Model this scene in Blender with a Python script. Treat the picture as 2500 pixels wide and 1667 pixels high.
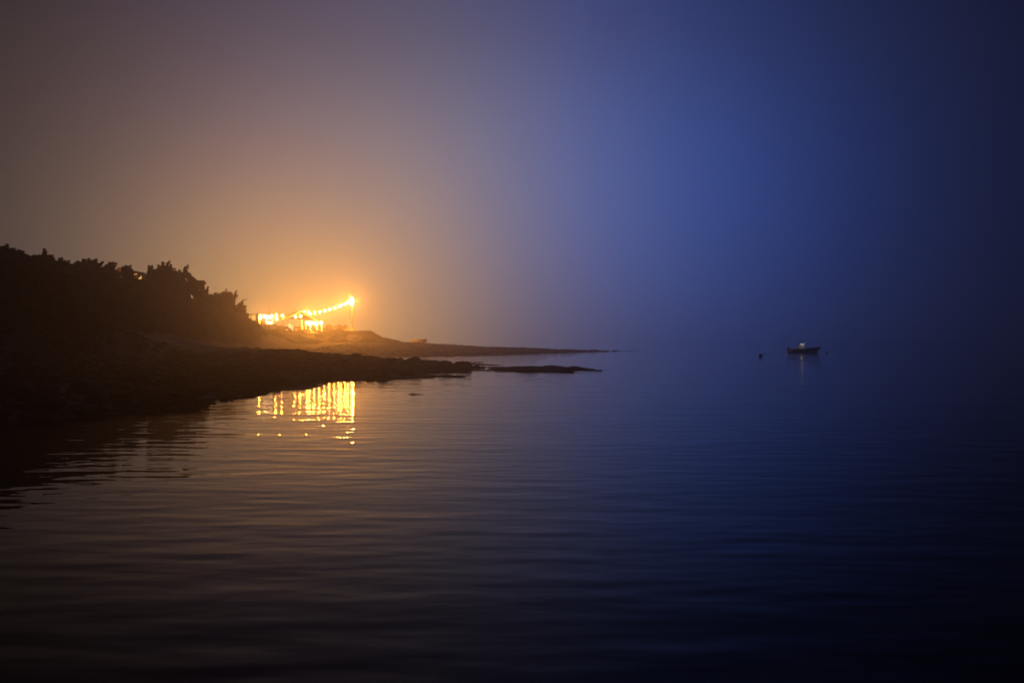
import bpy, bmesh, math, random
from mathutils import Vector, Matrix, noise
random.seed(7)
R = math.radians
sc = bpy.context.scene
for o in list(bpy.data.objects): bpy.data.objects.remove(o)
COL = sc.collection

# ------------------------------------------------------------------ camera
F = 1805.6            # focal length in photograph pixels (2500 wide)
CAMZ = 2.0
HOR = 835.0
cam = bpy.data.cameras.new('camera'); cam.lens = 26; cam.sensor_width = 36
cam.clip_start = 0.1; cam.clip_end = 6000
camo = bpy.data.objects.new('camera', cam); COL.objects.link(camo)
camo.location = (0, 0, CAMZ); camo.rotation_euler = (R(90), 0, 0)
sc.camera = camo

# ------------------------------------------------------------------ world
w = bpy.data.worlds.new('World'); sc.world = w; w.use_nodes = True
nt = w.node_tree; nt.nodes.clear()
N = nt.nodes.new; L = nt.links.new
out = N('ShaderNodeOutputWorld'); bg = N('ShaderNodeBackground'); L(bg.outputs[0], out.inputs[0])
sky = N('ShaderNodeTexSky'); sky.sky_type = 'NISHITA'; sky.sun_disc = False
sky.sun_elevation = R(-7); sky.sun_rotation = R(8); sky.altitude = 0
tc = N('ShaderNodeTexCoord')
# twilight that still comes through the thin part of the fog bank, in one direction
def direction(az, el):
    az, el = R(az), R(el)
    return (math.sin(az)*math.cos(el), math.cos(az)*math.cos(el), math.sin(el))
def glow(az, el, width, col):
    """a soft patch of brighter sky round one compass direction"""
    d = N('ShaderNodeVectorMath'); d.operation = 'DOT_PRODUCT'; L(tc.outputs['Generated'], d.inputs[0]); d.inputs[1].default_value = direction(az, el)
    k = 2/R(width)**2
    m = N('ShaderNodeMath'); m.operation = 'MULTIPLY_ADD'; L(d.outputs['Value'], m.inputs[0]); m.inputs[1].default_value = k; m.inputs[2].default_value = -k
    e = N('ShaderNodeMath'); e.operation = 'EXPONENT'; L(m.outputs[0], e.inputs[0])
    c = N('ShaderNodeVectorMath'); c.operation = 'SCALE'; c.inputs[0].default_value = col; L(e.outputs[0], c.inputs['Scale'])
    return c.outputs[0]
def add(a, b):
    v = N('ShaderNodeVectorMath'); v.operation = 'ADD'; L(a, v.inputs[0]); L(b, v.inputs[1]); return v.outputs[0]
# last blue light through the thin fog over open water
twilight = add(add(glow(7, 12, 13, (.0, .35, 1.70)), glow(19, 10, 12, (.0, .06, .50))), glow(1, 26, 12, (.0, .0, .30)))
# glow over the land, put into the sky colour as soft patches
land_glow = add(add(glow(-17, 1, 12, (3.2, 1.68, .0)), glow(-17, 13, 12, (.22, .24, .80))), add(glow(-5, 13, 12, (.70, .65, .26)), glow(-30, 1, 12, (.05, .17, .33))))
sk = N('ShaderNodeVectorMath'); sk.operation = 'SCALE'; L(sky.outputs[0], sk.inputs[0]); sk.inputs['Scale'].default_value = 0.05
# the fog bank is a little uneven
nz = N('ShaderNodeTexNoise'); L(tc.outputs['Generated'], nz.inputs['Vector']); nz.inputs['Scale'].default_value = 2.2; nz.inputs['Detail'].default_value = 3.0
nm = N('ShaderNodeMath'); nm.operation = 'MULTIPLY_ADD'; L(nz.outputs['Fac'], nm.inputs[0]); nm.inputs[1].default_value = .24; nm.inputs[2].default_value = .88
un = N('ShaderNodeVectorMath'); un.operation = 'SCALE'; L(add(twilight, land_glow), un.inputs[0]); L(nm.outputs[0], un.inputs['Scale'])
L(add(un.outputs[0], sk.outputs[0]), bg.inputs[0]); bg.inputs[1].default_value = 1.0

vs = sc.view_settings; vs.view_transform = 'Standard'; vs.look = 'None'; vs.exposure = 0; vs.gamma = 1
sc.render.engine = 'CYCLES'
cy = sc.cycles
cy.volume_bounces = 0; cy.max_bounces = 6; cy.diffuse_bounces = 1; cy.glossy_bounces = 3; cy.transparent_max_bounces = 4
cy.use_denoising = True
cy.sample_clamp_indirect = 20
FOG = 0.006
PW = 1.9       # all lamps
LAMP = (1.0, 0.31, 0.02)

# ------------------------------------------------------------------ helpers
def at(px, py, Y):
    return Vector(((px-1250)/F*Y, Y, CAMZ-(py-HOR)/F*Y))
def mat(name, col, rough=0.7, var=0.0, scale=3.0, emit=None, es=1.0, metal=0.0, bump=0.0, bscale=8.0):
    m = bpy.data.materials.new(name); m.use_nodes = True
    t = m.node_tree; b = t.nodes['Principled BSDF']
    b.inputs['Base Color'].default_value = tuple(col)+(1,); b.inputs['Roughness'].default_value = rough
    b.inputs['Metallic'].default_value = metal
    if var:
        n = t.nodes.new('ShaderNodeTexNoise'); n.inputs['Scale'].default_value = scale; n.inputs['Detail'].default_value = 5
        c = t.nodes.new('ShaderNodeTexCoord'); t.links.new(c.outputs['Object'], n.inputs['Vector'])
        r = t.nodes.new('ShaderNodeValToRGB'); t.links.new(n.outputs['Fac'], r.inputs[0])
        r.color_ramp.elements[0].position = .3; r.color_ramp.elements[1].position = .7
        r.color_ramp.elements[0].color = tuple(x*(1-var) for x in col)+(1,)
        r.color_ramp.elements[1].color = tuple(min(1, x*(1+var)) for x in col)+(1,)
        t.links.new(r.outputs[0], b.inputs['Base Color'])
    if bump:
        n = t.nodes.new('ShaderNodeTexNoise'); n.inputs['Scale'].default_value = bscale; n.inputs['Detail'].default_value = 6
        c = t.nodes.new('ShaderNodeTexCoord'); t.links.new(c.outputs['Object'], n.inputs['Vector'])
        bp = t.nodes.new('ShaderNodeBump'); bp.inputs['Strength'].default_value = bump; bp.inputs['Distance'].default_value = .1
        t.links.new(n.outputs['Fac'], bp.inputs['Height']); t.links.new(bp.outputs[0], b.inputs['Normal'])
    if emit:
        b.inputs['Emission Color'].default_value = tuple(emit)+(1,); b.inputs['Emission Strength'].default_value = es
    return m
def link(name, bm, m, parent=None, smooth=False):
    me = bpy.data.meshes.new(name)
    bmesh.ops.recalc_face_normals(bm, faces=bm.faces)
    if smooth:
        for f in bm.faces: f.smooth = True
    bm.to_mesh(me); bm.free()
    me.materials.append(m)
    o = bpy.data.objects.new(name, me); COL.objects.link(o)
    if parent is not None: o.parent = parent
    return o
def thing(name, label, cat, loc=(0, 0, 0), rz=0, group=None):
    o = bpy.data.objects.new(name, None); COL.objects.link(o); o.empty_display_size = .3
    o.location = loc; o.rotation_euler = (0, 0, rz)
    o['label'] = label; o['category'] = cat
    if group: o['group'] = group
    return o
def tag(o, label, cat=None, group=None, kind=None):
    o['label'] = label
    if cat: o['category'] = cat
    if group: o['group'] = group
    if kind: o['kind'] = kind
    return o
def copy_tree(o, parent=None):
    c = o.copy(); COL.objects.link(c)
    if parent is not None: c.parent = parent
    for ch in [x for x in o.children]: copy_tree(ch, c)
    return c
def box(bm, c, s, rot=None, bev=0.0):
    r = bmesh.ops.create_cube(bm, size=1)
    vs_ = r['verts']
    for v in vs_:
        p = Vector((v.co.x*s[0], v.co.y*s[1], v.co.z*s[2]))
        if rot is not None: p = rot @ p
        v.co = p + Vector(c)
    if bev > 0:
        es = list({e_ for v in vs_ for e_ in v.link_edges})
        bmesh.ops.bevel(bm, geom=es, offset=bev, segments=2, affect='EDGES')
def tube(bm, pts, rad, n=8, cap=True):
    pts = [Vector(p) for p in pts]
    if not hasattr(rad, '__len__'): rad = [rad]*len(pts)
    rings = []
    for i, p in enumerate(pts):
        d = (pts[min(i+1, len(pts)-1)]-pts[max(i-1, 0)]).normalized()
        a = d.orthogonal().normalized() if i == 0 else (rings_a - d*rings_a.dot(d)).normalized()
        rings_a = a
        b = d.cross(a)
        rings.append([bm.verts.new(p+(a*math.cos(2*math.pi*k/n)+b*math.sin(2*math.pi*k/n))*rad[i]) for k in range(n)])
    for i in range(len(rings)-1):
        for k in range(n):
            bm.faces.new((rings[i][k], rings[i][(k+1) % n], rings[i+1][(k+1) % n], rings[i+1][k]))
    if cap:
        bm.faces.new(rings[0][::-1]); bm.faces.new(rings[-1])
def lathe(bm, prof, c=(0, 0, 0), n=16):
    c = Vector(c); rings = []
    for r, z in prof:
        rings.append([bm.verts.new(c+Vector((r*math.cos(2*math.pi*k/n), r*math.sin(2*math.pi*k/n), z))) for k in range(n)])
    for i in range(len(rings)-1):
        for k in range(n):
            bm.faces.new((rings[i][k], rings[i][(k+1) % n], rings[i+1][(k+1) % n], rings[i+1][k]))
    bm.faces.new(rings[0][::-1]); bm.faces.new(rings[-1])
def fbm(p, o=4):
    return noise.fractal(Vector(p), 1.0, 2.0, o)

# ------------------------------------------------------------------ materials
M = dict(
    shore=mat('shore', (.034, .025, .017), .8, .45, 1.3, bump=.6, bscale=3),
    weed=mat('rockweed', (.028, .022, .014), .85, .5, 6, bump=.5, bscale=20),
    rock=mat('rock', (.05, .043, .036), .75, .4, 3, bump=.5),
    grass=mat('grass', (.05, .045, .02), .8, .4, 1.2),
    leaf=mat('leaf', (.05, .075, .025), .6, .4, 1.2),
    leafd=mat('leaf_dark', (.04, .06, .025), .6, .4, 1.2),
    bark=mat('bark', (.07, .05, .035), .9, .3, 8, bump=.5),
    white=mat('white_paint', (.78, .76, .72), .5, .06, 2),
    galv=mat('pole_metal', (.62, .60, .56), .4, .1, 6, metal=.3),
    cable=mat('cable', (.02, .02, .02), .6, .1, 9),
    canvas=mat('canvas', (.24, .22, .19), .8, .12, 1.5),
    fabric=mat('white_fabric', (.82, .80, .75), .8, .05, 1.5),
    wood=mat('timber', (.36, .26, .17), .75, .25, 5),
    dark=mat('dark_timber', (.09, .07, .05), .8, .25, 5),
    red=mat('red_cloth', (.55, .10, .05), .8, .1, 4),
    navy=mat('navy_hull', (.012, .016, .04), .35, .1, 2),
    gel=mat('white_gelcoat', (.88, .88, .88), .35, .05, 2),
    glass=mat('windscreen', (.25, .28, .3), .1, .05, 2),
    buoyd=mat('dark_buoy', (.09, .09, .12), .5, .1, 4),
    buoyw=mat('pale_buoy', (.7, .7, .72), .5, .1, 4),
    globe=mat('lit_globe', (.9, .8, .6), .5, emit=(1.0, .66, .30), es=11),
    flood=mat('lit_floodlight', (.9, .8, .6), .5, emit=(1.0, .66, .30), es=22),
    cool=mat('lit_white_lamp', (.9, .9, .9), .5, emit=(1.0, .88, .72), es=9),
    dim=mat('lit_soft_white_lamp', (.9, .9, .9), .5, emit=(1.0, .92, .72), es=1.1),
    green=mat('lit_green_glass', (.5, .7, .3), .5, emit=(.85, .85, .30), es=1.3),
    glow=mat('lit_pane', (.8, .6, .4), .5, emit=(1.0, .52, .2), es=1.2),
)

# ------------------------------------------------------------------ terrain
LAND = [(-16, 8), (-14, 13), (-12.2, 17.6), (-11, 20.2), (-10.1, 23), (-9.9, 25.8), (-9.7, 29.4), (-10.1, 33), (-10.0, 37.2), (-7.8, 40), (-6, 43.5), (-2.9, 51.6),
        (-2.6, 56), (-5, 62), (-10, 72), (-17, 86), (-21, 92), (-19.5, 95), (-13.5, 97.5), (-8, 98.5), (-3, 106), (4, 118), (14, 134), (25, 149), (31, 156),
        (24, 160), (10, 159), (-2, 162), (-12, 168), (-20, 200), (-25, 300), (-200, 300), (-200, 8)]
BLUFF = [(-28.8, 150), (-30.5, 147.8), (-46, 145.5), (-44, 120), (-38, 85), (-32, 58), (-27, 42), (-30, 14), (-200, 6), (-200, 300), (-60, 300), (-39.5, 200)]
def sdist(P, x, y):
    inside = False; best = 1e9; n = len(P)
    for i in range(n):
        x1, y1 = P[i]; x2, y2 = P[(i+1) % n]
        if (y1 > y) != (y2 > y) and x < (x2-x1)*(y-y1)/(y2-y1)+x1: inside = not inside
        dx, dy = x2-x1, y2-y1
        t = max(0, min(1, ((x-x1)*dx+(y-y1)*dy)/(dx*dx+dy*dy)))
        d = (x-x1-t*dx)**2+(y-y1-t*dy)**2
        if d < best: best = d
    best = math.sqrt(best)
    return best if inside else -best
import numpy as np
def sdist_np(P, X, Y):
    best = np.full(X.shape, 1e18); ins = np.zeros(X.shape, bool); n = len(P)
    for i in range(n):
        x1, y1 = P[i]; x2, y2 = P[(i+1) % n]; dx, dy = x2-x1, y2-y1
        if dy != 0: ins ^= ((y1 > Y) != (y2 > Y)) & (X < dx*(Y-y1)/dy+x1)
        t = np.clip(((X-x1)*dx+(Y-y1)*dy)/(dx*dx+dy*dy), 0, 1)
        best = np.minimum(best, (X-x1-t*dx)**2+(Y-y1-t*dy)**2)
    return np.where(ins, 1, -1)*np.sqrt(best)
def sst(a, b, x):
    t = max(0, min(1, (x-a)/(b-a))); return t*t*(3-2*t)
def height(x, y, rough=True, dl=None, db=None):
    if dl is not None and dl < -9: return -1.2
    wob = 1.6*fbm((x*.12, y*.12, 3.1), 3) if rough else 0
    d = (sdist(LAND, x, y) if dl is None else dl)+wob*min(1, y/40)
    if d < -4: return -1.2
    sl = .085+(.045-.085)*sst(75, 100, y)
    z = sl*d if d > 0 else .3*d
    z = min(z, 1.9)
    if d > -2:
        b = (sdist(BLUFF, x, y) if db is None else db)+(1.2*fbm((x*.2, y*.2, 8.3), 3))
        lo = -8 if y < 135 else (-13+9.5*sst(145, 149.5, y))
        z = z*(1-sst(lo, 0, b)) + sst(lo, 0, b)*4.05
        z += 1.25*sst(-46.2, -47.4, x)*sst(-1, 2, b)*sst(135, 146, y)
        z += 0.12*fbm((x*.5, y*.5, 1.7), 3)*(1-sst(-3, 1, b))+.03*fbm((x*1.4, y*1.4, 4), 3)
        if y < 75:
            z += .16*(abs(fbm((x*.8, y*.5, 6.6), 3)))*sst(0, 2.0, d)*(1-sst(5, 9, abs(x+10)) if x < -14 else 1)
    if 122 < y < 170 and x > -30:      # the storm ridge along the top of the far beach
        rid = float(np.interp(x, [-30, -25, -19.6, -11.8, -3.9, 3.9, 11.8, 20], [2.3, 1.9, 1.78, 1.36, .86, .44, .1, -.1]))
        yc = 145+max(0, x)*.25
        z = max(z, rid*math.exp(-((y-yc)/7.5)**2)*(1+.06*fbm((x*.6, y*.6, 2), 3))*sst(-1, 3, d))
    if x > 2 and y > 100: z -= sst(0, 24, x)*(.16+.8*abs(fbm((x*.35, y*.8, 5.5), 3)))
    return max(z, -1.2)
xs = [-130+i*4 for i in range(18)]; 
x = -58
while x < 34: xs.append(x); x += .6
ys = []; y = 9.0
while y < 110: ys.append(y); y += .5
while y < 175: ys.append(y); y += .9
while y < 300: ys.append(y); y += 6
bm = bmesh.new(); grid = []
GX, GY = np.meshgrid(xs, ys); DL = sdist_np(LAND, GX, GY); DB = sdist_np(BLUFF, GX, GY)
for j, yy in enumerate(ys):
    grid.append([bm.verts.new((xx, yy, height(xx, yy, True, DL[j, i], DB[j, i]))) for i, xx in enumerate(xs)])
for j in range(len(ys)-1):
    for i in range(len(xs)-1):
        q = (grid[j][i], grid[j][i+1], grid[j+1][i+1], grid[j+1][i])
        if max(v.co.z for v in q) > -1.15: bm.faces.new(q)
bmesh.ops.delete(bm, geom=[v for v in bm.verts if not v.link_faces], context='VERTS')
g = link('ground', bm, M['shore'], smooth=True)
tag(g, 'dark rocky shore and grassy bluff curving round the cove', kind='structure')

# ------------------------------------------------------------------ water
wm = bpy.data.materials.new('sea_water'); wm.use_nodes = True
t = wm.node_tree; b = t.nodes['Principled BSDF']
b.inputs['Base Color'].default_value = (.002, .003, .006, 1); b.inputs['Roughness'].default_value = .008
b.inputs['IOR'].default_value = 1.16
tcn = t.nodes.new('ShaderNodeTexCoord')
def wave(rot, sx, sy, det, seed):
    mp = t.nodes.new('ShaderNodeMapping'); mp.inputs['Rotation'].default_value = (0, 0, rot); mp.inputs['Scale'].default_value = (sx, sy, 1)
    mp.inputs['Location'].default_value = (seed, seed*1.7, 0)
    n = t.nodes.new('ShaderNodeTexNoise'); n.inputs['Scale'].default_value = 1; n.inputs['Detail'].default_value = det
    t.links.new(tcn.outputs['Object'], mp.inputs[0]); t.links.new(mp.outputs[0], n.inputs['Vector']); return n.outputs['Fac']
def bumpn(h, strength, dist, prev=None):
    bp = t.nodes.new('ShaderNodeBump'); bp.inputs['Strength'].default_value = strength; bp.inputs['Distance'].default_value = dist
    t.links.new(h, bp.inputs['Height'])
    if prev: t.links.new(prev, bp.inputs['Normal'])
    return bp.outputs[0]
n1 = bumpn(wave(R(-8), .08, .40, 3.0, 3.0), 1.0, .033)
n2 = bumpn(wave(R(10), .9, 2.6, 1.5, 9.0), 1.0, .0135, n1)
t.links.new(n2, b.inputs['Normal'])
bm = bmesh.new()
S = 395
q = [bm.verts.new(p) for p in ((-S, -115, 0), (S, -115, 0), (S, 396, 0), (-S, 396, 0))]; bm.faces.new(q)
tag(link('water', bm, wm), 'calm dark sea in the cove', kind='structure')

# ------------------------------------------------------------------ shore rocks
ICO = {}
def ico(sub):
    if sub not in ICO:
        b_ = bmesh.new(); bmesh.ops.create_icosphere(b_, subdivisions=sub, radius=1); b_.verts.ensure_lookup_table()
        ICO[sub] = ([v.co.copy() for v in b_.verts], [[v.index for v in f.verts] for f in b_.faces]); b_.free()
    return ICO[sub]
class Soup:
    """vertices and faces collected for one mesh"""
    def __init__(s): s.v = []; s.f = []
    def lump(s, c, r, sq=(1, 1, .6), sub=1, amp=.3):
        V, Fc = ico(sub); n0 = len(s.v); sd = random.random()*100
        for co in V:
            k = (1+amp*fbm((co.x*1.3+sd, co.y*1.3, co.z*1.3), 2))*r
            s.v.append((co.x*sq[0]*k+c[0], co.y*sq[1]*k+c[1], co.z*sq[2]*k+c[2]))
        s.f += [[i+n0 for i in f] for f in Fc]
    def leaf(s, p, a, b, u=1.0, w=.55):
        n0 = len(s.v); s.v += [p+a*u, p+b*w*u, p-a*.8*u, p-b*w*u]; s.f.append((n0, n0+1, n0+2, n0+3))
    def link(s, name, m, parent=None, smooth=False):
        me = bpy.data.meshes.new(name); me.from_pydata([tuple(v) for v in s.v], [], s.f)
        if smooth: me.polygons.foreach_set('use_smooth', [True]*len(me.polygons))
        me.materials.append(m); me.update()
        o = bpy.data.objects.new(name, me); COL.objects.link(o)
        if parent is not None: o.parent = parent
        return o
def lump(bm, c, r, sq=(1, 1, .6), sub=2, amp=.3):
    c = Vector(c); s = random.random()*100
    rr = bmesh.ops.create_icosphere(bm, subdivisions=sub, radius=1)
    for v in rr['verts']:
        k = 1+amp*fbm(v.co*1.3+Vector((s, 0, 0)), 3)
        v.co = Vector((v.co.x*sq[0], v.co.y*sq[1], v.co.z*sq[2]))*r*k + c
BOUL = [(1132, 892, 54, .58, 'big rounded boulder at the very tip of the near spit'),
        (1086, 889, 53, .52, 'rounded boulder second from the tip of the near spit'),
        (1010, 884, 52, .55, 'broad weedy boulder in the middle of the near spit crest'),
        (960, 881, 51, .42, 'low dark boulder on the crest just left of the broad one'),
        (935, 880, 51, .28, 'small dark boulder on the near spit crest beside a low one'),
        (900, 878, 50, .24, 'small knobbly rock on the landward part of the near spit crest'),
        (935, 926, 40.0, .38, 'dark weedy rock standing in the water before the near spit'),
        (905, 930, 38.5, .22, 'small rock in the water beside the weedy one'),
        (748, 932, 37.0, .17, 'small rock at the water edge above the light reflections')]
for px, py, Y, r, lab in BOUL:
    bm = bmesh.new(); lump(bm, (0, 0, 0), r, (1.15, 1.0, .75), 3, .35)
    o = link('boulder', bm, M['weed'], smooth=True)
    x = (px-1250)/F*Y; o.location = (x, Y, max(height(x, Y), 0)+r*.25)
    tag(o, lab, 'boulder', 'boulders along the near spit')
bm = Soup()
k = 0
while k < 8500:
    yy = random.uniform(17, 75); xx = random.uniform(-30, -1.5)
    d = sdist(LAND, xx, yy)
    if d < -.6 or d > 15 or (d > 8 and random.random() < .4): continue
    z = height(xx, yy)
    if z < -.12: continue
    r = random.uniform(.05, .16)*(1+1.1*(random.random() < .08))
    bm.lump((xx, yy, z+r*.2), r, (random.uniform(1, 1.7), random.uniform(.9, 1.3), .6), 1, .4); k += 1
tag(bm.link('shore_cobbles', M['weed'], smooth=True), 'weed covered cobbles heaped along the near spit', kind='stuff')
bm = Soup(); k = 0
while k < 2600:
    yy = random.uniform(96, 158); xx = random.uniform(-30, 30)
    d = sdist(LAND, xx, yy)
    if d < -.6 or sdist(BLUFF, xx, yy) > -3: continue
    z = height(xx, yy)
    if z < -.15: continue
    r = random.uniform(.08, .22)*(1.7 if xx > -4 and random.random() < .35 else 1)
    bm.lump((xx, yy, z+r*.1), r, (random.uniform(1, 2.2), 1.1, .5), 1, .4); k += 1
tag(bm.link('beach_stones', M['rock'], smooth=True), 'loose stones strewn over the far low beach', kind='stuff')
# low ledges awash
def ledge(pts, label, n=60, hmax=.16):
    bm = bmesh.new()
    for i in range(n):
        f = random.random()*(len(pts)-1); a = int(f); fr = f-a
        px = pts[a][0]+(pts[a+1][0]-pts[a][0])*fr; py = pts[a][1]+(pts[a+1][1]-pts[a][1])*fr
        Y = 2*F/(py-HOR)+random.gauss(0, pts[a][2]); x = (px-1250)/F*Y
        r = random.uniform(.12, .45)
        env = math.sin(math.pi*(f/(len(pts)-1)))**.5
        lump(bm, (x, Y, -.02), r, (random.uniform(1.6, 3.2), 1.2, hmax/ .45*env), 2, .4)
    pp = [Vector(((q_[0]-1250)/F*(2*F/(q_[1]-HOR)), 2*F/(q_[1]-HOR), -.06)) for q_ in pts]
    tube(bm, pp, .12, 6)
    o = link('rock_ledge', bm, M['weed'], smooth=True)
    tag(o, label, 'ledge', 'weedy ledges awash beside the near spit')
ledge([(1205, 900, 1.2), (1270, 902, 1.6), (1340, 904, 1.8), (1425, 903, .8)], 'long flat weedy ledge awash beyond the tip of the spit', 150, .22)
ledge([(1260, 906, .3), (1340, 910, .5), (1400, 912, .4)], 'thin weedy ledge awash just before the long flat one', 50, .08)
ledge([(1380, 905, .2), (1470, 906, .2)], 'thin streak of weed trailing beyond the long flat ledge', 26, .04)
ledge([(1130, 889, .3), (1215, 893, .3)], 'thin line of weed joining the spit tip to the flat ledge', 30, .07)
ledge([(1120, 887, .2), (1180, 886, .2)], 'short thin bar of weed lying just behind the spit tip', 18, .05)
ledge([(1120, 905, .2), (1200, 906, .2)], 'short thin bar of weed lying just before the spit tip', 18, .04)
ledge([(860, 928, .4), (960, 924, .5), (1050, 922, .3)], 'broken weedy ledge in the shallows before the spit', 60, .09)
ledge([(1000, 916, .3), (1080, 920, .3), (1125, 922, .1)], 'narrow weedy ledge pointing out from the spit shallows', 36, .06)
ledge([(610, 957, .3), (700, 950, .3), (770, 944, .2)], 'low weedy rim of rock above the bright reflections', 44, .07)
bm = bmesh.new()
Y = 27.9
tube(bm, [at(998, 964, Y)*1, at(1008, 962.5, Y), at(1018, 963, Y), at(1034, 962.5, Y)], [.006, .018, .012, .005], 6)
tag(link('driftwood', bm, M['weed'], smooth=True), 'thin dark stick floating alone on the open water', 'driftwood')

# rough grass on the bluff edge and slope
bm = Soup(); k = 0
while k < 9000:
    xx = random.uniform(-50, -22); yy = random.uniform(126, 152)
    d = sdist(BLUFF, xx, yy)
    if d > 3.5 or d < -11: continue
    if fbm((xx*.35, yy*.35, 2.2), 2) < -.12+.25*random.random(): continue
    z = height(xx, yy); h = random.uniform(.10, .34)*(1 if d < -1 else .6)
    for q_ in range(2):
        a = random.uniform(0, 6.28); lx, ly = random.gauss(0, .12), random.gauss(0, .12)
        n0 = len(bm.v); w_ = .05
        bm.v += [(xx-w_*math.cos(a), yy-w_*math.sin(a), z-.03), (xx+w_*math.cos(a), yy+w_*math.sin(a), z-.03), (xx+lx, yy+ly, z+h)]; bm.f.append((n0, n0+1, n0+2))
    k += 1
tag(bm.link('grass', M['grass']), 'rough grass tufts on the slope of the bluff', kind='stuff')

# ------------------------------------------------------------------ trees
def make_tree(px, top, wpx, Y, label, kind='tree', leafm='leafd', n=5200, spikes=5, ls=.2):
    x = (px-1250)/F*Y
    zt = CAMZ-(top-HOR)/F*Y
    zb = height(x, Y, False)-.1
    wdt = wpx/F*Y/2
    H = zt-zb
    root = thing('broadleaf_tree', label, 'tree', (x, Y, zb), 0, 'trees along the dark bank')
    bm = bmesh.new()
    lean = random.uniform(-.4, .4)
    tube(bm, [(0, 0, -.3), (lean*.2, 0, H*.25), (lean*.6, .1, H*.55), (lean, 0, H*.85)], [.22, .17, .11, .04], 8)
    for i in range(9):
        a = random.uniform(0, 6.28); z0 = H*random.uniform(.2, .7); r = wdt*random.uniform(.4, .8)
        tube(bm, [(lean*z0/H, 0, z0), (r*.5*math.cos(a), r*.5*math.sin(a), z0+H*.1), (r*math.cos(a), r*math.sin(a), min(H*.95, z0+H*.24))], [.08, .05, .015], 6)
    link('trunk', bm, M['bark'], root)
    # clumps
    cl = []
    for i in range(84):
        u = random.random()**.7; zz = H*(.08+.80*u)
        rad = wdt*math.sqrt(max(.05, 1-((zz/H-.35)/.72)**2))*random.uniform(.2, .92)
        a = random.uniform(0, 6.28)
        cl.append((Vector((rad*math.cos(a), rad*math.sin(a)*.8, zz)), random.uniform(.5, 1.0)*min(wdt, H)*.21))
    for i in range(spikes*3):   # uneven outline: sprays that stand out of the crown
        a = random.uniform(-1, 1)*wdt*.95
        base = H*(.85-.42*(abs(a)/wdt)**2)
        dx = a/wdt*.5+random.uniform(-.5, .5); ln = random.uniform(.45, 1.35)*min(1.1, H*.13)
        for q_ in range(5):
            f_ = q_/4
            cl.append((Vector((a+dx*ln*f_, random.uniform(-.4, .4), base+ln*f_+random.uniform(-.05, .05))), (.27-.05*q_)*min(1, .4+Y/110)))
    bm = Soup()
    tot = sum(c[1]**2 for c in cl)
    for c, r in cl:
        for i in range(max(14, int(n*r*r/tot))):
            d = Vector((random.gauss(0, 1), random.gauss(0, 1), random.gauss(0, 1))).normalized()*r*random.random()**.33
            p = c+d
            if p.z > H+.3: continue
            s = ls*random.uniform(.5, 1.25)
            a = Vector((random.gauss(0, 1), random.gauss(0, 1), random.gauss(0, .6))).normalized(); b_ = a.orthogonal().normalized()
            if random.random() < .5: b_ = a.cross(b_)
            bm.leaf(p, a, b_, s)
    bm.link('crown', M[leafm], root)
TR = [(8, 601, 90, 42, 'tall dense tree furthest along the bank towards the viewer'),
      (-75, 585, 120, 40, 'tree at the very edge beyond the tall dense one'),
      (40, 612, 34, 46, 'slim tree leaning out beside the tall dense one'),
      (76, 640, 70, 50, 'low rounded tree in the dip past the tall dense one'),
      (112, 611, 58, 53, 'round topped tree with a thin spray on one side'),
      (152, 628, 66, 55, 'flat topped tree beside the round topped one'),
      (195, 634, 30, 58, 'narrow pointed little tree beside a gap of light'),
      (226, 629, 48, 60, 'square shouldered tree between two gaps in the row'),
      (266, 643, 50, 64, 'bushy tree just before the lit gap in the row'),
      (311, 648, 26, 68, 'thin airy tree standing in the lit gap'),
      (344, 684, 40, 70, 'low tree under the lit gap between two taller ones'),
      (374, 650, 38, 74, 'tree at the far side of the lit gap'),
      (402, 638, 62, 77, 'tallest crown of the far half with a branch reaching out'),
      (446, 652, 76, 82, 'broad hazy tree next to the tallest far crown'),
      (480, 676, 56, 90, 'smaller sloping tree fading in the fog'),
      (512, 712, 60, 98, 'low shrubby tree in the foggy saddle of the row'),
      (556, 707, 84, 112, 'round foggy tree nearest to the lights'),
      (588, 742, 34, 122, 'last small pale tree beside the lit windows')]
for i, (px, top, wp, Y, lab) in enumerate(TR):
    make_tree(px, top, wp, Y, lab, spikes=4 if Y < 90 else 2, leafm='leaf' if i % 2 else 'leafd', n=9000 if Y < 90 else 7000, ls=.13 if Y < 60 else .16)
# undergrowth that closes the bank under the crowns
bm = Soup()
for i in range(42000):
    yy = 36+92*random.random()**1.1
    edge = -27-(yy-42)*.22
    xx = edge-abs(random.gauss(0, 4))+random.uniform(-1, 4.5)
    hmax = .35+3.2*min(1, max(0, (edge+3.5-xx)/6))
    z0 = height(xx, yy, True)
    p = Vector((xx, yy, z0+hmax*random.random()))
    s = .26*random.uniform(.5, 1.3)
    a = Vector((random.gauss(0, 1), random.gauss(0, 1), random.gauss(0, 1))).normalized(); b_ = a.orthogonal()
    bm.leaf(p, a, b_, s)
tag(bm.link('undergrowth', M['leafd']), 'tangled undergrowth covering the bank below the trees', kind='stuff')

# ------------------------------------------------------------------ the lit place on the bluff
YL = 150.0
def PX(px, py, Y=YL): return at(px, py, Y)
GZ = CAMZ-(809-HOR)/F*YL     # lawn
PZ = CAMZ-(796-HOR)/F*YL     # upper terrace
def plight(name, loc, power, parent, rad=.12, col=LAMP):
    l = bpy.data.lights.new(name, 'POINT'); l.energy = power*PW; l.color = col; l.shadow_soft_size = rad
    o = bpy.data.objects.new(name, l); COL.objects.link(o); o.parent = parent; o.location = loc
    return o
def globe_mesh(r, name='globe'):
    bm = bmesh.new()
    bmesh.ops.create_icosphere(bm, subdivisions=2, radius=r)
    for v in bm.verts: v.co.z *= 1.15
    return bm
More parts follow.
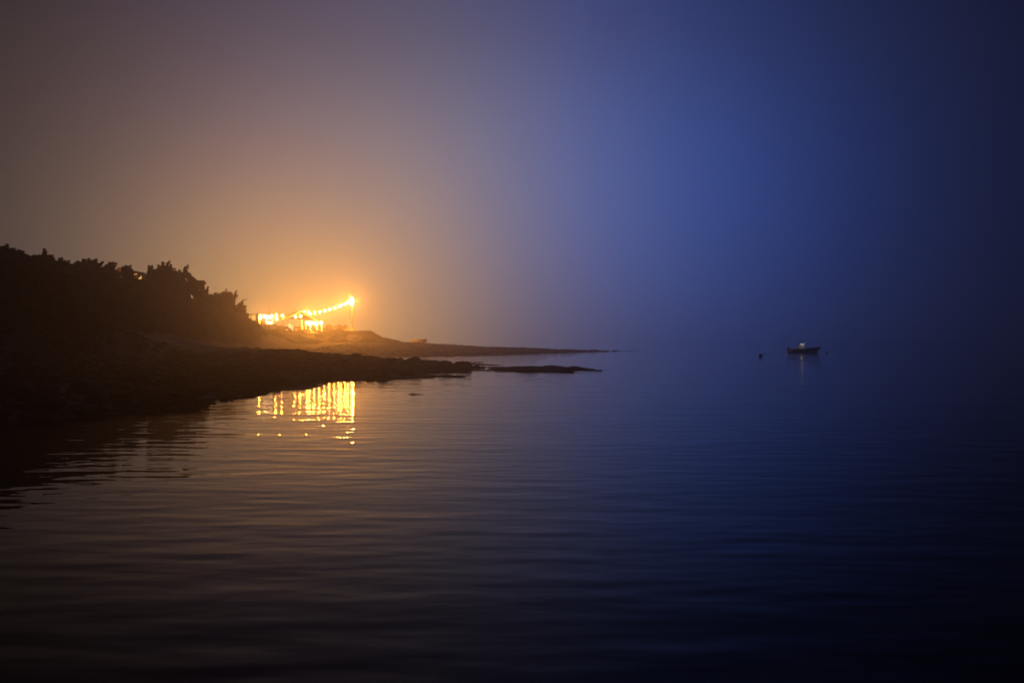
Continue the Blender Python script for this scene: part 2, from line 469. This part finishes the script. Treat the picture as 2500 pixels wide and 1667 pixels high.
# flagpole with gaff
p0 = PX(859.5, 808.5)
fp = thing('flagpole', 'tall white flagpole with a slanting gaff and glaring lamps near its top', 'flagpole', p0)
hm = (808.5-696)/F*YL
bm = bmesh.new(); tube(bm, [(0, 0, 0), (0, 0, hm*.65), (0, 0, hm)], [.12, .09, .045], 10); link('mast', bm, M['galv'], fp, True)
bm = bmesh.new(); tube(bm, [(0, 0, hm*.70), (-1.55, 0, hm*.70+1.8)], [.045, .03], 8); link('gaff', bm, M['galv'], fp, True)
bm = bmesh.new(); lathe(bm, [(.07, 0), (.11, .05), (.07, .12), (.01, .14)], (0, 0, hm), 10); link('finial', bm, M['galv'], fp, True)
bm = bmesh.new(); tube(bm, [(-.22, .02, .4), (-.16, .02, hm*.63)], .02, 6); link('halyard', bm, M['cable'], fp)
bm = bmesh.new(); tube(bm, [(-1.55, 0, hm*.70+1.5), (-1.95, .02, hm*.70+.6), (-2.1, .02, hm*.70)], .018, 6); link('halyard', bm, M['galv'], fp)
bm = bmesh.new(); box(bm, (.28, 0, 3.25), (.42, .16, .2), bev=.03); link('cleat_box', bm, M['galv'], fp)
bm = bmesh.new(); box(bm, (-.25, 0, .06), (1.15, .7, .22), bev=.04)
box(bm, (0, 0, .3), (.34, .34, .5), bev=.04); link('footing', bm, M['white'], fp)
for s in (-1, 1):
    bm = bmesh.new(); tube(bm, [(s*.34, .05, 0.1), (s*.05, 0, 1.5)], .035, 6); link('brace', bm, M['galv'], fp)
for dz, rr in ((hm*.70-.15, .36), (hm*.70-.62, .50), (hm*.70-1.18, .36)):
    bm = globe_mesh(rr)
    o = link('lamp_globe', bm, M['flood'], fp, True); o.location = (0.02, -.3, dz)
bm = bmesh.new(); tube(bm, [(0, 0, hm*.70+.1), (0, -.3, hm*.70+.15), (0, -.3, hm*.70-1.2)], .03, 6); link('lamp_bracket', bm, M['galv'], fp)
plight('lamp_light', (.35, -.85, hm*.70-.6), 3600, fp, .22)
bm = bmesh.new(); box(bm, (-.95, -.75, .12), (.24, .2, .2), bev=.03); link('added_uplight_case', bm, M['galv'], fp)  # housing of an uplight added to brighten the pole
plight('added_uplight', (-.85, -1.0, .45), 90, fp, .06)  # added light for the lower mast and footing
# slanting stays beside the pole
st = thing('stay_rig', 'pair of slanting stays on the lawn edge beside the flagpole foot', 'stay', PX(851, 808))
bm = bmesh.new(); tube(bm, [(.15, 0, 0), (-.45, 0, 1.75)], .04, 6); link('strut', bm, M['galv'], st)
bm = bmesh.new(); tube(bm, [(-.1, .2, 0), (-.55, .2, .9)], .035, 6); link('strut', bm, M['galv'], st)

# string of globes
def string_light(pts, label, r, sag_pts, Y=YL, pw=0):
    base = PX(*sag_pts[0], Y); base.z = GZ if Y == YL else base.z
    root = thing('string_light', label, 'string light', base, 0, 'strings of globe lights on the bluff')
    bm = bmesh.new(); tube(bm, [PX(a, b_, Y)-base for a, b_ in sag_pts], .02, 6); link('cable', bm, M['cable'], root)
    for (px, py) in pts:
        o = link('globe', globe_mesh(r*random.uniform(.72, .88)), M['globe'], root, True)
        o.location = PX(px, py+1, Y)-base
    for (px, py) in pts:        # each globe gives its own light
        plight('globe_light', PX(px, py+1.5, Y)-base+Vector((0, -.62, 0)), pw, root, .17)
    return root
R1 = [(741.5, 762), (752.5, 762), (757, 767), (768.5, 764), (781, 762), (793, 759), (805, 756), (817.5, 752), (828, 749), (834, 745), (843, 742.5), (850, 738)]
string_light(R1, 'long string of round white globes rising from the tent ridge to the flagpole', .36,
             [(728, 764), (741, 761), (753, 762), (768, 762), (781, 760), (793, 757), (805, 754), (817, 750), (830, 745), (843, 739), (858, 732)], pw=820)
string_light([(675, 770), (675.5, 779), (690, 771)], 'short string of round globes between the shelter and the tent', .38,
             [(668, 771), (675, 768), (682, 770), (690, 769), (700, 770)], pw=450)
string_light([(721.5, 774), (734.5, 772), (725.5, 760.5)][:2], 'two round globes hanging under the tent gable', .33,
             [(714, 770), (722, 772), (734, 770), (741, 768)], YL-4.2, pw=480)
string_light([(636, 771), (635, 777), (647, 773)], 'short string of globes at the outer corner of the shelter', .42,
             [(628, 769), (636, 768), (647, 770), (655, 771)], pw=450)

# big open tent with gable to the viewer
def tp(px, py, Y=YL): return PX(px, py, Y)
tent = thing('event_tent', 'open sided grey canvas tent with bright edges along its gable', 'tent', PX(733, 808.5))
o0 = Vector(tent.location)
def loc_(px, py, Y=YL): return PX(px, py, Y)-o0
YF, YB = YL-3.5, YL+3
apex_f, l_f, r_f = loc_(735, 762, YF), loc_(692, 783, YF), loc_(781, 786, YF)
apex_b, l_b, r_b = loc_(724, 762.5, YB), loc_(679, 779, YB), loc_(768, 783, YB)
def slab(bm, a, b_, c, d, th=.06):
    n = (b_-a).cross(d-a).normalized()*th
    top = [bm.verts.new(v) for v in (a, b_, c, d)]; bot = [bm.verts.new(v-n) for v in (a, b_, c, d)]
    bm.faces.new(top); bm.faces.new(bot[::-1])
    for i in range(4): bm.faces.new((top[i], bot[i], bot[(i+1) % 4], top[(i+1) % 4]))
bm = bmesh.new(); slab(bm, l_f, apex_f, apex_b, l_b); slab(bm, apex_f, r_f, r_b, apex_b); link('roof', bm, M['canvas'], tent)
for a, b_ in ((l_f, apex_f), (apex_f, r_f), (l_b, apex_b)):
    bm = bmesh.new(); tube(bm, [a+Vector((0, -.1, .02)), b_+Vector((0, -.1, .02))], .15, 6); link('edge_tube', bm, M['fabric'], tent)
bm = bmesh.new(); v = [bm.verts.new(p+Vector((0, .3, 0))) for p in (l_b+Vector((.3, 0, 0)), apex_b-Vector((0, 0, .3)), r_b)]; bm.faces.new(v)
link('rear_gable', bm, M['canvas'], tent)
for px, py, Y, wd in ((685, 780, YB, .11), (691.5, 783, YF, .07), (736.5, 780, YF+.5, .13), (741, 781, YL, .10), (747, 784, YB, .07), (779, 787, YF, .07), (702, 782, YB, .05)):
    a = loc_(px, py, Y); bm = bmesh.new()
    tube(bm, [Vector((a.x, a.y, GZ-o0.z-.1)), a], wd, 8); link('post', bm, M['fabric'] if wd > .08 else M['wood'], tent)
bm = bmesh.new(); box(bm, loc_(722, 806.5, YL-1), (6.3, 5, .14)); link('floor_deck', bm, M['wood'], tent)
bm = bmesh.new(); lathe(bm, [(.06, 0), (.13, .12), (.10, .3), (.02, .36)], apex_b+Vector((.1, 0, .05)), 8); link('finial', bm, M['fabric'], tent)
# arched side room with draped white walls
arc = thing('arched_canopy', 'glaring white draped canopy with three arched openings beside the tent', 'canopy', PX(766, 808.5))
a0 = Vector(arc.location)
YA = YL-2.0
def ap(px, py, dy=0): return PX(px, py, YA)-a0+Vector((0, dy, 0))
cols = [(746, 5), (757.5, 6), (773.5, 7), (786, 6)]
bot = [802, 804, 806, 806]
bm = bmesh.new()
top_y, N_ = 785.5, 10
def archwall(bm, x0, x1, b0, b1, w0, w1):
    # the cloth above and beside one arched opening
    xs_ = [x0+(x1-x0)*i/N_ for i in range(N_+1)]
    prev = None
    for i, px in enumerate(xs_):
        u = (px-x0)/(x1-x0)
        crown = 792.0
        lo = crown+(13)*abs(2*u-1)**3.2
        lo = min(lo, b0+(b1-b0)*u)
        a, c = ap(px, top_y), ap(px, lo)
        cur = [bm.verts.new(a), bm.verts.new(c), bm.verts.new(a+Vector((0, .12, 0))), bm.verts.new(c+Vector((0, .12, 0)))]
        if prev:
            bm.faces.new((prev[0], prev[1], cur[1], cur[0])); bm.faces.new((prev[2], cur[2], cur[3], prev[3]))
            bm.faces.new((prev[0], cur[0], cur[2], prev[2])); bm.faces.new((prev[1], prev[3], cur[3], cur[1]))
        prev = cur
for i in range(3): archwall(bm, cols[i][0], cols[i+1][0], bot[i], bot[i+1], 0, 0)
link('draped_wall', bm, M['fabric'], arc)
for (px, wpx_), by in zip(cols, bot):
    bm = bmesh.new(); a = ap(px, 786, .06); tube(bm, [Vector((a.x, a.y, GZ-a0.z-.1)), a], [.10, .13], 8); link('draped_column', bm, M['fabric'], arc)
bm = bmesh.new()
slab(bm, ap(745, 785.2, -.1), ap(789, 785.2, -.1), ap(785, 782.5, 3.2), ap(747, 782.5, 3.2), .08); link('roof', bm, M['canvas'], arc)
for px, py, rr in ((750, 788.5, .22), (757, 790, .36), (773, 791, .36), (767.5, 789.5, .22), (786, 790, .33)):
    o = link('lamp_globe', globe_mesh(rr), M['flood'], arc, True); o.location = ap(px, py, -.55)
plight('lamp_light', ap(765, 794, -1.4), 1500, arc); plight('lamp_light', ap(782, 796, -1.2), 900, arc)

# left shelter on the terrace
sh = thing('open_shelter', 'brilliantly lit flat roofed shelter with white posts on the upper terrace', 'shelter', PX(652, 796))
s0 = Vector(sh.location)
def sp(px, py, dy=0): return PX(px, py, YL)-s0+Vector((0, dy, 0))
bm = bmesh.new(); box(bm, sp(652, 770.5, .9), (3.1, 2.6, .14), bev=.03); link('roof', bm, M['canvas'], sh)
for px, dy, wd, mm in ((634.5, -.3, .12, 'fabric'), (645, .9, .06, 'wood'), (652.5, -.3, .16, 'fabric'), (666.5, -.3, .13, 'fabric'), (663, 1.9, .06, 'wood')):
    bm = bmesh.new(); a = sp(px, 771, dy); tube(bm, [Vector((a.x, a.y, -.2)), a], wd, 8); link('post', bm, M[mm], sh)
bm = bmesh.new(); box(bm, sp(645, 791.5, .5), (1.2, .5, .75), bev=.03); link('counter', bm, M['dark'], sh)
for px, py, rr, mm in ((648, 773.5, .32, 'globe'), (655, 775, .29, 'cool'), (661.5, 776.5, .30, 'cool'), (665.5, 772.5, .26, 'globe')):
    o = link('lamp_globe', globe_mesh(rr), M[mm], sh, True); o.location = sp(px, py, -.75)
plight('lamp_light', sp(656, 784, -1.2), 700, sh, col=(1, .42, .04))
bm = bmesh.new(); tube(bm, [sp(655.5, 770, 1), sp(655.5, 751.5, 1)], .07, 8); link('vent_pipe', bm, M['galv'], sh)
bm = bmesh.new(); tube(bm, [sp(655, 753, 1.2), sp(650, 751, 1.2), sp(648.5, 745, 1.2), sp(650, 737, 1.2)], .06, 8); link('antenna', bm, M['galv'], sh)
ln = thing('lantern', 'bright white dome shaped lantern standing on the terrace under the shelter', 'lantern', PX(659.5, 795, YL-1.5))
bm = bmesh.new(); lathe(bm, [(.36, 0), (.38, .12), (.34, .42), (.2, .62), (.04, .7)], (0, 0, .08), 14); link('glass', bm, M['cool'], ln, True)
bm = bmesh.new(); lathe(bm, [(.42, 0), (.42, .08), (.3, .1)], (0, 0, 0), 14); link('base', bm, M['dark'], ln)
# terrace edge
tr = thing('terrace_deck', 'low timber terrace stepping down from the shelter to the tent', 'deck', PX(660, 797))
bm = bmesh.new(); box(bm, (.4, .3, -.08), (6.8, 4.2, .16), bev=.02); link('boards', bm, M['wood'], tr)
bm = bmesh.new(); box(bm, (2.6, -2.0, .35), (2.2, .06, .06)); box(bm, (1.55, -2.0, .17), (.07, .07, .34)); box(bm, (3.65, -2.0, .17), (.07, .07, .34)); link('rail', bm, M['wood'], tr)

# cottage with pale lit windows behind the last tree
cot = thing('cottage', 'low dark cottage with a row of dim orange windows by the last tree', 'cottage', PX(606, 796, 156))
c0 = Vector(cot.location)
def cp(px, py, dy=0): return PX(px, py, 156)-c0+Vector((0, dy, 0))
bm = bmesh.new(); box(bm, cp(607, 783, 1.6), (3.4, 3, 2.3)); link('wall', bm, M['dark'], cot)
bm = bmesh.new()
a, b_ = cp(588, 770), cp(627, 770); slab(bm, a+Vector((0, -.2, 0)), b_+Vector((0, -.2, 0)), b_+Vector((0, 1.6, .25)), a+Vector((0, 1.6, .25)), .08); link('roof', bm, M['dark'], cot)
for x0, x1, y0, y1 in ((593.5, 600.5, 771, 781), (603.5, 611.5, 770.5, 779), (615, 624, 770.5, 784)):
    bm = bmesh.new(); c = (cp(x0, y0)+cp(x1, y1))/2; box(bm, c, ((x1-x0)/F*156+.12, .06, (y1-y0)/F*156+.12)); fr = link('window', bm, M['wood'], cot)
    bm = bmesh.new(); box(bm, c+Vector((0, -.05, 0)), ((x1-x0)/F*156-.05, .05, (y1-y0)/F*156-.05)); link('pane', bm, M['glow'], fr)

# things about the tent
def table(px, py, Y, label, m='wood', w_=1.1):
    r = thing('garden_table', label, 'table', PX(px, py, Y), 0, 'tables about the tent')
    bm = bmesh.new(); box(bm, (0, 0, .74), (w_, .8, .05), bev=.015); link('table_top', bm, M[m], r)
    for sx in (-1, 1):
        for sy in (-1, 1):
            bm = bmesh.new(); box(bm, (sx*(w_/2-.08), sy*.32, .36), (.06, .06, .72)); link('leg', bm, M['wood'], r)
table(698, 808.5, YL-3.8, 'bare timber table on the lawn just before the tent')
table(768, 808.5, YL-1, 'table with a red top behind the middle arched opening', 'red', 1.0)
table(780, 808.5, YL-1, 'table with a red top behind the outer arched opening', 'red', .8)
def chair(px, py, Y, rz, label):
    r = thing('garden_chair', label, 'chair', PX(px, py, Y), rz, 'pale garden chairs before the tent')
    bm = bmesh.new(); box(bm, (0, 0, .45), (.46, .44, .05), bev=.01); link('seat', bm, M['wood'], r)
    bm = bmesh.new(); box(bm, (0, .26, .8), (.46, .04, .6), Matrix.Rotation(R(-12), 3, 'X'), .01); link('backrest', bm, M['wood'], r)
    for sx in (-1, 1):
        for sy in (-1, 1):
            bm = bmesh.new(); tube(bm, [(sx*.2, sy*.26, 0), (sx*.2, sy*.18, .44)], .02, 6); link('leg', bm, M['galv'], r)
chair(720, 808.5, YL-3.8, R(80), 'garden chair turned sideways before the tent')
chair(729, 808.5, YL-3.9, R(-70), 'garden chair facing away beside the middle tent post')
chair(686, 808.5, YL-3.6, R(20), 'garden chair at the outer corner of the tent')
def jar(px, py, Y, r_, m, label, h=.4):
    r = thing('table_lantern', label, 'lantern', PX(px, py, Y), 0, 'small lit lanterns before the tent')
    bm = bmesh.new(); lathe(bm, [(r_*.8, .03), (r_, .1), (r_*.9, h*.7), (r_*.5, h)], (0, 0, 0), 12); link('glass', bm, M[m], r, True)
    bm = bmesh.new(); lathe(bm, [(r_*.85, 0), (r_*.85, .03)], (0, 0, 0), 12); link('base', bm, M['dark'], r)
JZ = 808.5
jar(700, 810, YL-5.2, .20, 'green', 'greenish lantern standing on the grass before the timber table')
jar(714.5, 809.5, YL-5.2, .17, 'glow', 'yellow lantern on the grass nearest the chairs')
jar(697.5, 799.4, YL-3.8, .16, 'glow', 'peach lantern standing on the timber table', .3)
jar(703.5, 799.4, YL-3.8, .17, 'green', 'green glass lantern at the end of the timber table', .35)
jar(707.5, 803, YL-4.4, .15, 'dim', 'tall white lantern between table and chairs', .9)
jar(712.8, 806, YL-4.4, .15, 'dim', 'white lantern next to the tall white one', .7)
bm = bmesh.new(); box(bm, (0, 0, .3), (.5, .5, .6), bev=.04)
o = link('storage_box', bm, M['wood'], None); o.location = PX(817, 808, YL-1)+Vector((0, 0, .35)); 
tag(o, 'pale box between the two rounded shrubs', 'box')
bm = bmesh.new(); lump(bm, (0, 0, .15), .2, (1, 1, .9), 2, .2); o = link('mooring_float', bm, M['buoyw'], None, True); o.location = PX(841, 808.5, YL-1.5)
tag(o, 'small pale float lying on the grass near the flagpole', 'float')
def shrub(px, wpx, top, Y, label):
    base = PX(px, 809, Y); rw = wpx/F*Y/2; hh = (809-top)/F*Y
    r = thing('shrub', label, 'shrub', base, 0, 'rounded shrubs on the lawn')
    bm = bmesh.new()
    for i in range(4): tube(bm, [(0, 0, -.1), (random.uniform(-.3, .3)*rw, .1*i-.2, hh*.6)], [.04, .015], 5)
    link('stem', bm, M['bark'], r)
    bm = bmesh.new()
    for i in range(1500):
        d = Vector((random.gauss(0, 1), random.gauss(0, 1), abs(random.gauss(0, 1)))).normalized()*random.uniform(.6, 1)**.5
        p = Vector((d.x*rw, d.y*rw, d.z**.7*hh)); s = .07
        a = Vector((random.gauss(0, 1), random.gauss(0, 1), random.gauss(0, 1))).normalized(); c = a.orthogonal()
        bm.faces.new([bm.verts.new(p+a*s), bm.verts.new(p+c*s), bm.verts.new(p-a*s), bm.verts.new(p-c*s)])
    link('foliage', bm, M['leafd'], r)
shrub(803, 18, 793, YL, 'rounded dark shrub nearest the arched canopy')
shrub(828, 18, 793.5, YL, 'rounded dark shrub on the flagpole side of the pale box')
shrub(843, 14, 794.5, YL+1, 'smaller dark shrub just before the flagpole foot')

# lit house behind the gap in the trees
hs = thing('house', 'house behind the trees with a lit gable edge showing through the gap', 'house', (0, 0, 0))
HY = 84.0
hb = at(318, 700, HY); hs.location = (hb.x, HY, height(hb.x, HY, False))
h0 = Vector(hs.location)
def hp(px, py, dy=0): return at(px, py, HY)-h0+Vector((0, dy, 0))
bm = bmesh.new(); box(bm, Vector((.3, 3.2, hp(320, 690).z/2)), (4.2, 6, hp(320, 690).z)); link('wall', bm, M['wood'], hs)
bm = bmesh.new()
A, B, C2 = hp(262, 700), hp(292, 654), hp(335, 688)
A, B, C2 = hp(246, 690), hp(289, 655), hp(318, 684)
slab(bm, A, B, B+Vector((0, 6, 0)), A+Vector((0, 6, 0)), .12); slab(bm, B, C2, C2+Vector((0, 6, 0)), B+Vector((0, 6, 0)), .12); link('roof', bm, M['dark'], hs)
bm = bmesh.new(); tube(bm, [B+Vector((0, -.1, 0)), C2+Vector((0, -.1, 0))], .09, 6); link('barge_board', bm, M['wood'], hs)
for px, py, s in ((330, 674, .35), (342, 679, .3), (316, 692, .3)):
    bm = bmesh.new(); box(bm, hp(px, py, .05), (s+.1, .06, s+.1)); fr = link('window', bm, M['white'], hs)
    bm = bmesh.new(); box(bm, hp(px, py, 0), (s, .05, s)); link('pane', bm, M['glow'], fr)
bm = globe_mesh(.09); o = link('porch_lamp', bm, M['glow'], hs, True); o.location = hp(306, 690, -.6)
plight('lamp_light', hp(306, 690, -1.1), 70, hs, .05)

# ------------------------------------------------------------------ boats
def hull(bm, Lh, W, H0, H1, n=14, keel=.25, rake=.9):
    secs = []
    for i in range(n+1):
        u = i/n; x = -Lh/2+Lh*u
        wd = W/2*(1-max(0, (u-.45)/.55)**2.2)*(.9+.1*min(1, u*5)); wd = max(wd, .015)
        sh_ = H0+(H1-H0)*u**1.8
        k = -keel*(1-max(0, (u-.6)/.4)**2)
        secs.append([Vector((x+rake*max(0, u-.55)/.45*max(0, z)-.12*max(0, 1-u*8)*max(0, .6-z), s*wd*f, z)) for s, f, z in
                     ((1, 1, sh_), (1, .97, sh_*.45), (1, .84, .02), (1, 0, k), (-1, .84, .02), (-1, .97, sh_*.45), (-1, 1, sh_))])
    V = [[bm.verts.new(p) for p in s] for s in secs]
    for i in range(n):
        for k in range(6): bm.faces.new((V[i][k], V[i][k+1], V[i+1][k+1], V[i+1][k]))
    bm.faces.new(V[0])
    for i in range(n):   # deck a little under the rail
        pass
    D = [[bm.verts.new(s[0]*1+Vector((0, -.05 if s[0].y > .06 else 0, -.12))), bm.verts.new(s[6]+Vector((0, .05 if s[6].y < -.06 else 0, -.12)))] for s in secs]
    for i in range(n): bm.faces.new((D[i][0], D[i][1], D[i+1][1], D[i+1][0]))
BY = 136.0
mb = thing('motorboat', 'small moored motorboat with a dark hull and white console', 'motorboat', ((1961-1250)/F*BY, BY, 0), R(4))
bm = bmesh.new(); hull(bm, 5.2, 2.1, .58, .92); link('hull', bm, M['navy'], mb, True)
bm = bmesh.new()
tube(bm, [(-2.6, -1.0, .60), (-1, -1.06, .63), (.8, -.98, .74), (2.3, -.62, .86), (3.35, 0, .96), (2.3, .62, .86), (.8, .98, .74), (-1, 1.06, .63), (-2.6, 1.0, .60)], .035, 6); link('rub_rail', bm, M['gel'], mb)
bm = bmesh.new(); 
tube(bm, [(-2.65, -.84, .06), (-1, -.86, .06), (.8, -.8, .06), (2.0, -.45, .07)], .075, 6); link('waterline_strip', bm, M['gel'], mb)  # pale strip along the waterline
bm = bmesh.new(); box(bm, (-.35, 0, .98), (.85, .8, .85), bev=.12); box(bm, (-.35, 0, 1.45), (.6, .7, .3), bev=.1); link('console', bm, M['gel'], mb)
bm = bmesh.new(); box(bm, (0.05, 0, 1.68), (.05, .7, .35), Matrix.Rotation(R(-20), 3, 'Y')); link('windscreen', bm, M['glass'], mb)
bm = bmesh.new(); box(bm, (-1.2, 0, .8), (.6, .9, .4), bev=.08); link('seat', bm, M['gel'], mb)
bm = bmesh.new(); box(bm, (-.45, 0, 2.25), (1.3, 1.3, .06), bev=.02); link('hard_top', bm, M['gel'], mb)
for sx in (-.85, .0):
    for sy in (-.5, .5):
        bm = bmesh.new(); tube(bm, [(sx, sy, .6), (sx-.05, sy, 2.24)], .025, 6); link('top_post', bm, M['galv'], mb)
bm = bmesh.new(); box(bm, (-2.85, 0, .72), (.4, .36, .45), bev=.08); box(bm, (-2.82, 0, .15), (.16, .14, .9)); link('outboard_motor', bm, M['navy'], mb)
bm = bmesh.new(); lathe(bm, [(.06, 0), (.09, .03), (.05, .07)], (-.45, -.5, 2.14), 10); link('deck_lamp', bm, M['galv'], mb, True)
l = bpy.data.lights.new('deck_lamp_light', 'SPOT'); l.energy = 42; l.color = (.9, .9, 1.0); l.shadow_soft_size = .05; l.spot_size = R(110); l.spot_blend = .5
lo_ = bpy.data.objects.new('deck_lamp_light', l); COL.objects.link(lo_); lo_.parent = mb; lo_.location = (-.45, -.62, 2.12); lo_.rotation_euler = (R(8), 0, 0)
dg = thing('dinghy', 'white dinghy pulled up on the far beach', 'dinghy', (0, 0, 0), R(0))
DY = 146.0; p = at(1025, 838, DY); dg.location = (p.x, DY, max(p.z, height(p.x, DY))+.02)
dg.rotation_euler = (0, 0, R(-48))
bm = bmesh.new(); hull(bm, 4.1, 1.5, .62, .74, keel=.1, rake=.6); link('hull', bm, M['gel'], dg, True)
bm = bmesh.new(); box(bm, (-.4, 0, .42), (.25, 1.1, .05)); link('thwart', bm, M['wood'], dg)
bm = bmesh.new(); lump(bm, (0, 0, 0), .14, (1.2, 1, 1), 2, .1); o = link('float', bm, M['buoyw'], None, True); o.location = at(1047, 837, DY)
tag(o, 'small white float lying beside the dinghy on the far beach', 'float')
def buoy(px, Y, m, r, label):
    o_ = thing('buoy', label, 'buoy', ((px-1250)/F*Y, Y, 0), 0, None)
    bm = bmesh.new(); bmesh.ops.create_icosphere(bm, subdivisions=3, radius=r)
    for v in bm.verts: v.co.z = v.co.z*.8+r*.35
    link('float_body', bm, M[m], o_, True)
    bm = bmesh.new(); tube(bm, [(0, 0, r), (0, 0, r*1.5)], r*.12, 8); link('mooring_eye', bm, M['galv'], o_)
buoy(1857, 100, 'buoyd', .28, 'dark round mooring buoy floating nearer than the motorboat')
buoy(2018, 134, 'buoyw', .2, 'pale round buoy floating off the bow of the motorboat')

# ------------------------------------------------------------------ fog
bm = bmesh.new(); HX0, HX1, HY0, HY1, HZ = -400, 400, -120, 400, 170
box(bm, ((HX0+HX1)/2, (HY0+HY1)/2, (HZ-3)/2), (HX1-HX0, HY1-HY0, HZ+3))
hm_ = bpy.data.materials.new('haze'); hm_.use_nodes = True
t = hm_.node_tree; t.nodes.clear()
oo = t.nodes.new('ShaderNodeOutputMaterial'); pv = t.nodes.new('ShaderNodeVolumePrincipled')
pv.inputs['Color'].default_value = (.96, .96, .97, 1); pv.inputs['Density'].default_value = FOG; pv.inputs['Anisotropy'].default_value = .77
t.links.new(pv.outputs[0], oo.inputs['Volume'])
hz = link('haze', bm, hm_); hz['label'] = 'night sea fog lying over the cove'; hz['kind'] = 'stuff'; hz.display_type = 'WIRE'
